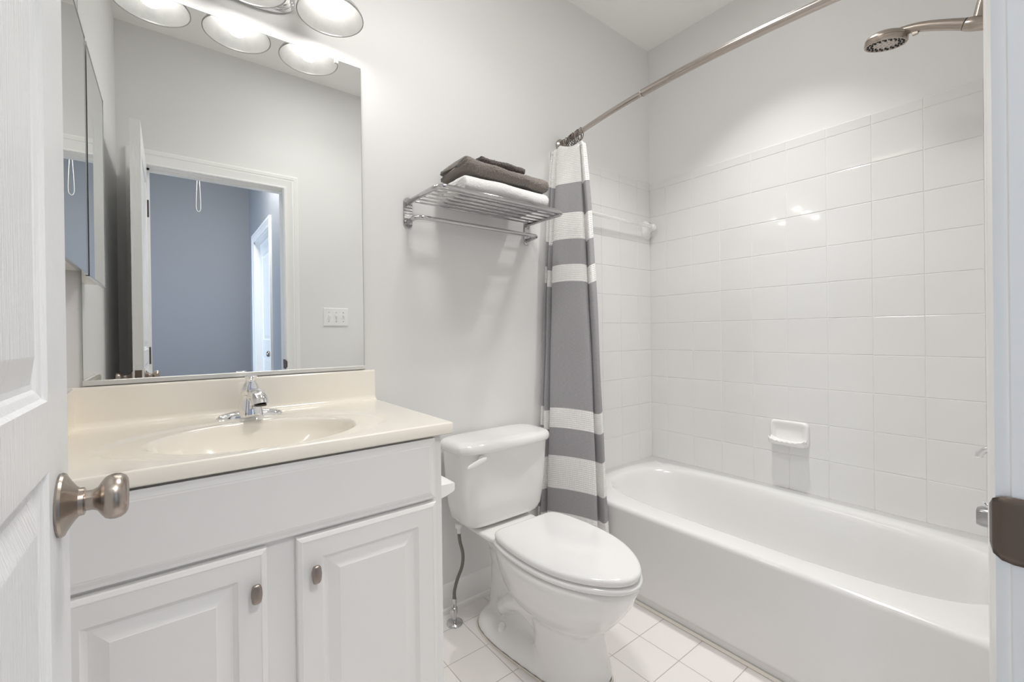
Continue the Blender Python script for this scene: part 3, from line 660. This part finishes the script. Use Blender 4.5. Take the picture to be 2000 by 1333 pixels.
# tank
m = MB(); rings = []
for z, hw, yf, yb in ((.3745, .120, -.165, -.065), (.3755, .150, -.180, -.055), (.383, .170, -.190, -.045), (.405, .186, -.196, -.038), (.45, .196, -.199, -.034), (.52, .203, -.203, -.030), (.60, .2085, -.207, -.028), (.662, .2125, -.210, -.026)):
    rings.append(superell(TX, (yf+yb)/2, hw, (yb-yf)/2, 5.0, z, 88))
m.loft(rings); m.build('tank', PORC, t, smooth=60)
m = MB(); rings = []
for z, k in ((.6615, .010), (.6625, .003), (.668, 0), (.680, 0), (.689, .004), (.696, .012), (.700, .024), (.7015, .040)):
    ring = []
    for k_ in range(88):
        a = 2*PI*k_/88; ct, st = math.cos(a), math.sin(a); n_ = 4.6
        hw, hd = .224-k, .106-k*.9
        x = TX+hw*math.copysign(abs(ct)**(2/n_), ct); y = -.119+hd*math.copysign(abs(st)**(2/n_), st)
        if st < 0: y -= .012*math.cos((x-TX)/.224*PI/2)
        ring.append((x, y, z))
    rings.append(ring)
m.loft(rings); m.build('tank_lid', PORC, t, smooth=60)
m = MB(); lv = (TX-.135, -.212, .638)
m.lathe([(0, 0), (.016, 0), (.016, .004), (.012, .007), (0, .008)], lv, (0, -1, 0), 24)
rings = []
for u, hw, hh in ((0, .004, .007), (.012, .006, .0105), (.035, .006, .0115), (.06, .005, .0095), (.078, .004, .0065), (.084, .002, .003)):
    cx_, cz_ = lv[0]+.012-u*.98, lv[2]+.004-u*.24
    rings.append([(cx_, lv[1]-.013+hw*math.cos(a), cz_+hh*math.sin(a)) for a in [2*PI*k/16 for k in range(16)]])
m.loft(rings)
lev = m.build('flush_lever', PLASTIC, t, smooth=60)
# grimy caulk line round the foot
m = MB(); r0 = foot(.1425, .2685, 4.2, .0005); r1 = foot(.147, .273, 4.2, .0005); r2 = foot(.141, .267, 4.2, .006)
m.loft([r1, r0, r2], False, False); m.build('caulk_line', CAULK, t, smooth=60)

# water supply
t = thing('water_supply_valve', 'chrome floor stop valve with braided hose left of the toilet', 'valve', (-1.396, -.085, 0))
vx, vy = -1.396, -.085
MB().lathe([(0, .0005), (.031, .0005), (.030, .004), (.022, .008), (.012, .011), (0, .011)], (vx, vy, 0), 'z', 32).build('escutcheon', DCHROME, t, smooth=50)
MB().lathe([(.008, .008), (.008, .036), (.0115, .038), (.0115, .060), (.008, .063), (.008, .078), (.0095, .079), (.0095, .094), (.006, .096)], (vx, vy, 0), 'z', 20).tube([(vx, vy, .05), (vx-.014, vy-.010, .05)], .006, 12).build('valve_body', DCHROME, t, smooth=40)
m = MB(); m.lathe([(0, 0), (.006, 0), (.009, .003), (.0, .006)], (vx-.015, vy-.0105, .05), (-.8, -.6, 0), 12)
dv = Vector((-.8, -.6, 0)); ev = Vector((.6, -.8, 0)); rings = []
for dd_, k in ((.004, .8), (.006, 1), (.009, 1), (.011, .8)):
    rings.append([tuple(Vector((vx-.012, vy-.008, .052))+dv*dd_+ev*(.0095*k*math.cos(a))+Vector((0, 0, .0185*k*math.sin(a)))) for a in [2*PI*q/24 for q in range(24)]])
m.loft(rings); m.build('handle', DCHROME, t, smooth=40)
hp = bez([(vx, vy, .094), (vx+.002, vy, .125), (vx+.016, vy, .165), (vx+.036, vy, .205), (vx+.040, vy, .250), (vx+.028, vy, .300), (vx+.022, vy-.003, .335)], 8)
MB().tube(hp, .0062, 12).build('braided_hose', STEELBR, t, smooth=180)
MB().lathe([(.0068, -.018), (.0068, 0), (.011, .002), (.0135, .004), (.0135, .018), (.010, .020)], (vx+.022, vy-.003, .3535), 'z', 16).build('coupling_nut', PLASTIC, t, smooth=30)

# paper holder arm on the side of the vanity
t = thing('paper_holder', 'small white paper holder sticking out from the side of the vanity', 'toilet paper holder', (VX1, -.48, .67))
m = MB(); rings = []
for x, z0_, z1_, yf_ in ((VX1+.0005, .660, .6995, -.512), (VX1+.030, .667, .6985, -.512), (VX1+.052, .674, .697, -.510), (VX1+.057, .678, .693, -.506)):
    rings.append([(x, yf_, z0_), (x, yf_, z1_), (x, -.395, z1_+.002), (x, -.395, z0_)])
m.loft(rings); m.build('arm', PLASTIC, t, smooth=0, bevel=.002)
MB().box(VX1+.0005, VX1+.005, -.52, -.385, .652, .708).build('mount', PLASTIC, t, smooth=0, bevel=.002)

# ------------------------------------------------------------------ bathtub
t = thing('bathtub', 'white alcove bathtub with plain apron along the tiled wall', 'bathtub', (-.38, -.75, 0))
TN = 120
def rect_ring(x0, x1, y0, y1, z, r=0.02):
    return superell((x0+x1)/2, (y0+y1)/2, (x1-x0)/2, (y1-y0)/2, 40, z, TN)
tx0, tx1, ty0, ty1 = -.757, -.0075, -1.4955, -.0075
def ring_n(x0, x1, y0, y1, n, z): return superell((x0+x1)/2, (y0+y1)/2, (x1-x0)/2, (y1-y0)/2, n, z, TN)
def angfix(x0, x1, y0, y1, z):
    """rectangle sampled by the same rays as the superellipse rings"""
    a, b = (x1-x0)/2, (y1-y0)/2; cx_, cy_ = (x0+x1)/2, (y0+y1)/2; r = []
    for k in range(TN):
        th = 2*PI*k/TN; ct, st = math.cos(th), math.sin(th); mxx = max(abs(ct), abs(st)); r.append((cx_+a*ct/mxx, cy_+b*st/mxx, z))
    return r
R = [angfix(tx0+.006, tx1, ty0, ty1, .001), angfix(tx0+.006, tx1, ty0, ty1, .030), angfix(tx0+.001, tx1, ty0, ty1, .034), angfix(tx0, tx1, ty0, ty1, .045), angfix(tx0, tx1, ty0, ty1, .347)]
R += [angfix(tx0+.0015, tx1, ty0, ty1, .355), angfix(tx0+.006, tx1, ty0, ty1, .3615), angfix(tx0+.013, tx1, ty0, ty1, .365), angfix(tx0+.022, tx1-.001, ty0+.001, ty1-.001, .366)]
hx0, hx1, hy0, hy1 = -.668, -.085, -1.425, -.085
for ins, z, n_ in ((0, .3658, 3.4), (.006, .3645, 3.4), (.013, .360, 3.4), (.020, .350, 3.4), (.030, .325, 3.3)): R.append(ring_n(hx0+ins, hx1-ins, hy0+ins, hy1-ins*1.3, n_, z))
R += [ring_n(-.625, -.128, -1.390, -.150, 3.3, .26), ring_n(-.615, -.140, -1.380, -.210, 3.3, .18), ring_n(-.602, -.155, -1.368, -.275, 3.3, .115), ring_n(-.58, -.18, -1.345, -.325, 3.2, .082), ring_n(-.54, -.22, -1.30, -.38, 3.0, .070), ring_n(-.45, -.31, -1.15, -.55, 2.6, .064)]
m = MB(); m.loft(R, False, True); m.build('shell', TUBM, t, smooth=50)
MB().lathe([(0, .012), (.03, .012), (.036, .006), (.036, 0), (0, 0)], (-.38, -1.384, .25), (0, 1, .08), 28).build('overflow_plate', CHROME, t)
MB().lathe([(0, .004), (.02, .004), (.026, 0), (0, 0)], (-.38, -1.25, .072), 'z', 24).build('drain', CHROME, t)
# threshold strip along the apron
m = MB(); m.loft([[(-.757, y, .001), (-.766, y, .001), (-.7665, y, .003), (-.757, y, .009)] for y in (-1.49, -.026)]); tag(m.build('caulk_bead', CAULK, smooth=0), 'thin beige caulk bead where the tub apron meets the floor', 'caulk')

# soap dish
t = thing('soap_dish', 'white ceramic soap dish set into the long tiled wall', 'soap dish', (0, -.728, .56))
y0s, y1s = -.808, -.650
def yzring(x, y0_, y1_, z0_, z1_, n=7): return [(x, p[0], p[1]) for p in superell((y0_+y1_)/2, (z0_+z1_)/2, (y1_-y0_)/2, (z1_-z0_)/2, n, 0, 48)]
m = MB(); m.loft([yzring(-.007, y0s, y1s, .566, .679), yzring(-.014, y0s, y1s, .566, .679), yzring(-.019, y0s+.003, y1s-.003, .569, .676), yzring(-.0205, y0s+.008, y1s-.008, .575, .670), yzring(-.018, y0s+.016, y1s-.016, .590, .662), yzring(-.012, y0s+.022, y1s-.022, .60, .655)])
m.build('plate', PORC, t, smooth=50)
m = MB(); rings = []
K = 24
for i in range(K+1):
    u = i/K; y = y0s+.006+(y1s-y0s-.012)*u; e = abs(2*u-1)**4
    wv = .0016*math.cos(u*2*PI*7)
    lip = .064-.012*e
    prof = [(-.016, .5765+.004*e), (-.030, .568+.004*e), (-.050, .5705+.006*e), (-lip, .583+.010*e+wv), (-lip-.002, .590+.012*e+wv), (-lip+.003, .5935+.012*e+wv), (-.046, .586+.010*e), (-.030, .584+.014*e), (-.017, .590+.02*e)]
    rings.append([(a, y, z) for a, z in prof])
m.loft(rings); m.build('tray', PORC, t, smooth=60)

# ceramic towel bar with clear rod in the corner
t = thing('ceramic_towel_bar', 'clear plastic towel bar on white ceramic posts inside the shower', 'towel bar', (-.36, 0, 1.66))
for px in (-.045, -.66):
    m = MB(); rings = []
    for d, a, b in ((.007, .044, .050), (.012, .044, .050), (.017, .038, .044), (.024, .019, .032), (.036, .016, .022), (.050, .0165, .0195), (.060, .0165, .0185), (.066, .012, .013)):
        zc_ = 1.672+(.016 if d > .02 else .8*d)
        rings.append([(p[0], -d, p[1]) for p in superell(px, zc_, a, b, 3.2 if d < .03 else 2.2, 0, 32)])
    m.loft(rings); m.build('post', PORC, t, smooth=50)
MB().tube([(-.66, -.050, 1.690), (-.045, -.050, 1.690)], .0095, 16).build('bar', CLEAR, t, smooth=180)

# ------------------------------------------------------------------ curtain rod, rings, curtain
def rx(y): return -.722-.092*(1-((y+.7485)/.7485)**2)
RZ_ = 2.0
t = thing('curtain_rod', 'curved brushed-metal shower curtain rod spanning above the bathtub', 'curtain rod', (-.8, -.75, RZ_))
ys = [-.004-.53*i/24 for i in range(25)]
MB().tube([(rx(y), y, RZ_) for y in ys], .0108, 20).build('inner_tube', ROD, t, smooth=180)
ys = [-.530-(ROOM_D-.534)*i/36 for i in range(37)]
MB().tube([(rx(y), y, RZ_) for y in ys], .0135, 20).build('outer_tube', ROD, t, smooth=60)
for y, dr in ((-.0005, (0, -1, 0)), (-ROOM_D+.0005, (0, 1, 0))):
    MB().lathe([(0, 0), (.032, 0), (.032, .006), (.022, .014), (.016, .024), (0, .024)], (rx(y), y, RZ_), dr, 28).build('flange', ROD, t, smooth=40)
MB().tube([(rx(-.5285), -.5285, RZ_), (rx(-.5302), -.5302, RZ_)], .0139, 20).build('joint_collar', DARKG, t, smooth=40)
top = [(-.770, -.016), (-.803, -.022), (-.765, -.034), (-.803, -.040), (-.765, -.056), (-.800, -.060), (-.785, -.100), (-.762, -.148), (-.738, -.140), (-.762, -.170), (-.742, -.182)]
bot = [(-.860, -.016), (-.922, -.022), (-.860, -.040), (-.925, -.045), (-.850, -.060), (-.912, -.075), (-.875, -.180), (-.818, -.286), (-.788, -.270), (-.795, -.318), (-.786, -.328)]
ringys = [-.026, -.040, -.068, -.078, -.088, -.097, -.106, -.116, -.127, -.140, -.152, -.166]
ring0 = None
for i, y in enumerate(ringys):
    x = rx(y); tilt = random.uniform(-.35, .35); yaw_ = random.uniform(-.25, .25)
    if ring0 is None:
        pts = [(math.sin(2*PI*k/24)*.0215, 0, math.cos(2*PI*k/24)*.0245) for k in range(25)]
        ring0 = MB().tube(pts, .0016, 8).build('curtain_ring', DNICK, smooth=180, origin=(0, 0, 0)); o = ring0
        for sx_ in (-.0, ):
            for q in (-1, 0, 1): MB().ball((q*.0065, 0, .0255-abs(q)*.0012), .0027, n=10, m=8).build('roller_bead', DNICK, o, smooth=180)
    else:
        o = ring0.copy(); C.objects.link(o)
        for ch in list(ring0.children): c2 = ch.copy(); C.objects.link(c2); c2.parent = o
    o.location = (x, y, RZ_-.0095); o.rotation_euler = (tilt, 0, yaw_)
    tag(o, 'bronze wire curtain ring bunched on the rod above the curtain', 'curtain ring', 'curtain rings on the shower rod')
t = thing('shower_curtain', 'grey and white striped waffle-weave shower curtain gathered beside the tub', 'curtain', (-.80, -.15, 0))
Tc = bez([(a, b, 0) for a, b in top], 10); Bc = bez([(a, b, 0) for a, b in bot], 10); nc = len(Tc); ZT, ZB = 1.958, .09; NR = 110
vs = []; uvs = []; arc = [0]
for i in range(1, nc): arc.append(arc[-1]+(Bc[i]-Bc[i-1]).length)
for j in range(NR+1):
    v_ = j/NR
    for i in range(nc):
        u = i/(nc-1); g = v_**.75
        p = Tc[i].lerp(Bc[i], g)
        zt_ = ZT-.012*abs(math.sin(u*PI*5.5))
        z = zt_+(ZB-zt_)*v_
        zz = z
        hang = .012*math.sin(u*9.0+v_*2.2)*(1-v_)**2
        xx = p.x+.0022*math.sin(v_*9+u*30)+.0015*math.sin(v_*23+u*11)
        vs.append((min(xx, -.768) if z < .40 else xx, p.y, z))
        uvs.append((arc[i], z-.010*math.sin(u*12.5+.6)*min(1, v_*4) - hang*.2))
fs = [(j*nc+i, j*nc+i+1, (j+1)*nc+i+1, (j+1)*nc+i) for j in range(NR) for i in range(nc-1)]
m = MB(); m.add(vs, fs); cu = m.build('fabric', CURT, t, smooth=180, fix=False)
ul = cu.data.uv_layers.new(name='UVMap')
for lp in cu.data.loops: ul.data[lp.index].uv = uvs[lp.vertex_index]
sd = cu.modifiers.new('solid', 'SOLIDIFY'); sd.thickness = .0014
for i in range(6):
    u = (i+.5)/6; k = int(u*(nc-1)); p = Tc[k]
    rg = [(p.x-.001+0, p.y+.0065*math.cos(2*PI*q/16), 1.932+.0065*math.sin(2*PI*q/16)) for q in range(17)]
    MB().tube(rg, .0015, 6).build('grommet', DCHROME, t, smooth=180)

# ------------------------------------------------------------------ shower head, spout, valve (on the door wall, left of the tub's end)
SX = -.38
t = thing('handheld_shower', 'brushed nickel handheld shower head on its arm above the tub', 'shower head', (SX, -ROOM_D, 2.1))
MB().lathe([(0, 0), (.03, 0), (.028, .006), (.014, .012), (0, .012)], (SX, -ROOM_D+.0005, 2.150), (0, 1, 0), 28).build('flange', NICKEL, t, smooth=40)
ap = bez([(SX, -ROOM_D+.01, 2.150), (SX, -1.455, 2.145), (SX, -1.415, 2.115), (SX, -1.378, 2.050), (SX, -1.362, 1.985)], 7)
MB().tube(ap, .0105, 18).build('arm', NICKEL, t, smooth=180)
MB().tube([(SX, -1.392, 1.958), (SX, -1.380, 1.964), (SX, -1.355, 1.976), (SX, -1.341, 1.982), (SX, -1.3385, 1.9835)], [.011, .018, .0195, .0175, .0165], 24).build('holder', NICKEL, t, smooth=60)
hp = bez([(SX, -1.338, 1.984), (SX, -1.300, 2.004), (SX, -1.255, 2.025), (SX, -1.215, 2.038), (SX, -1.175, 2.044)], 7)
nn = len(hp); hd_ = MB().tube(hp, [.0162-.0040*(i/(nn-1)) for i in range(nn)], 22)
ha = hd_.build('handle', NICKEL, t, smooth=180)
MB().tube([(SX, -1.3388, 1.9835), (SX, -1.3365, 1.9845)], .0168, 24).build('seal_ring', BLACK, t, smooth=40)
MB().box(SX-.005, SX+.005, -1.236, -1.222, 2.0125, 2.022).build('pause_button', NICKEL, t, smooth=0, bevel=.001)
nrm = Vector((.10, .17, -1)).normalized(); hc = Vector((SX, -1.158, 2.030))
K_ = 1.18
hd = MB().lathe([(r*K_, h) for r, h in [(.0, -.028), (.018, -.027), (.034, -.022), (.044, -.014), (.047, -.007), (.0472, -.005), (.0462, -.0045), (.0472, -.004), (.0475, .009), (.046, .0125), (.0435, .0125), (.042, .0105), (0, .0105)]], hc, nrm, 56).build('head', NICKEL, t, smooth=35)
e1 = nrm.cross(Vector((0, 0, 1))).normalized(); e2 = nrm.cross(e1)
nz = MB()
for rad, cnt, off in ((.0385*K_, 20, 0), (.0305*K_, 16, .1)):
    for k in range(cnt):
        a = 2*PI*(k+off)/cnt; o_ = hc+nrm*.0105+(e1*math.cos(a)+e2*math.sin(a))*rad
        nz.lathe([(.0034, -.002), (.0032, .0022), (.0022, .003), (0, .003)], o_, nrm, 10)
nz.build('nozzles', BLACK, hd, smooth=40)
nz = MB()
for rad, cnt in ((.021*K_, 11), (.011*K_, 6)):
    for k in range(cnt):
        a = 2*PI*k/cnt; o_ = hc+nrm*.0105+(e1*math.cos(a)+e2*math.sin(a))*rad
        nz.lathe([(.0022, -.001), (.002, .0012), (0, .0014)], o_, nrm, 8)
nz.build('spray_jets', DCHROME, hd, smooth=40)
hs = bez([(SX, -1.391, 1.958), (SX, -1.403, 1.948), (SX, -1.400, 1.90), (SX-.002, -1.3885, 1.65), (SX-.004, -1.3845, 1.48), (SX-.002, -1.398, 1.36), (SX, -1.43, 1.33), (SX, -1.455, 1.45), (SX, -1.46, 1.75), (SX, -1.43, 1.93)], 10)
MB().tube(hs, .0065, 12).build('hose', mat('metal_hose', (.75, .74, .73), .3, .9, bump=(900, .8, one)), t, smooth=180)

t = thing('tub_spout', 'chrome tub spout with lift knob at the foot end of the tub', 'tub faucet', (SX, -ROOM_D, .545))
m = MB(); rings = []
for y, hw, z0_, z1_ in ((-ROOM_D+.001, .028, .518, .577), (-1.45, .027, .519, .576), (-1.39, .026, .519, .575), (-1.362, .025, .519, .573), (-1.352, .022, .522, .568)):
    rings.append([(p[0], y, p[1]) for p in superell(SX, (z0_+z1_)/2, hw, (z1_-z0_)/2, 3.6, 0, 40)])
m.loft(rings); m.build('body', mat('dull_chrome', (.42, .42, .42), .22, 1.0), t, smooth=45)
MB().lathe([(.006, 0), (.0045, .006), (.0055, .010), (.010, .014), (.0105, .017), (0, .018)], (SX, -1.372, .574), 'z', 18).build('diverter_knob', CHROME, t, smooth=40)
t = thing('tub_valve', 'chrome lever handle of the tub valve above the spout', 'tub faucet', (SX, -ROOM_D, .74))
MB().lathe([(0, 0), (.085, 0), (.084, .004), (.05, .010), (.03, .014), (.024, .05), (.022, .08), (0, .08)], (SX, -ROOM_D+.007, .74), (0, 1, 0), 40).build('escutcheon', CHROME, t, smooth=40)
MB().tube(bez([(SX, -1.43, .748), (SX, -1.40, .748), (SX, -1.375, .744), (SX, -1.360, .728), (SX, -1.357, .716)], 6), [.010]*12+[.0095]*12+[.007], 16).build('lever', CHROME, t, smooth=180)

# ------------------------------------------------------------------ light switches (seen in the mirror)
t = thing('light_switch', 'white triple light switch plate beside the bathroom door, seen in the mirror', 'light switch', (-1.36, -ROOM_D, 1.154))
m = MB(); f_ = lambda u, v_, d: (u, -ROOM_D+d, v_); panel_face(m, -1.439, -1.281, 1.157, 1.276, ((0, 0.0005), (0, .004), (.004, .0065)), f_); m.build('plate', PLASTIC, t, smooth=0)
for k in (-1, 0, 1):
    x = -1.36+k*.046
    MB().box(x-.0045, x+.0045, -ROOM_D+.0065, -ROOM_D+.019, 1.220, 1.230).build('toggle', PLASTIC, t, smooth=0, bevel=.001)
    for zz in (1.246, 1.186): MB().lathe([(0, 0), (.0035, 0), (.002, .0015), (0, .0015)], (x, -ROOM_D+.0065, zz), (0, 1, 0), 12).build('screw', DCHROME, t)
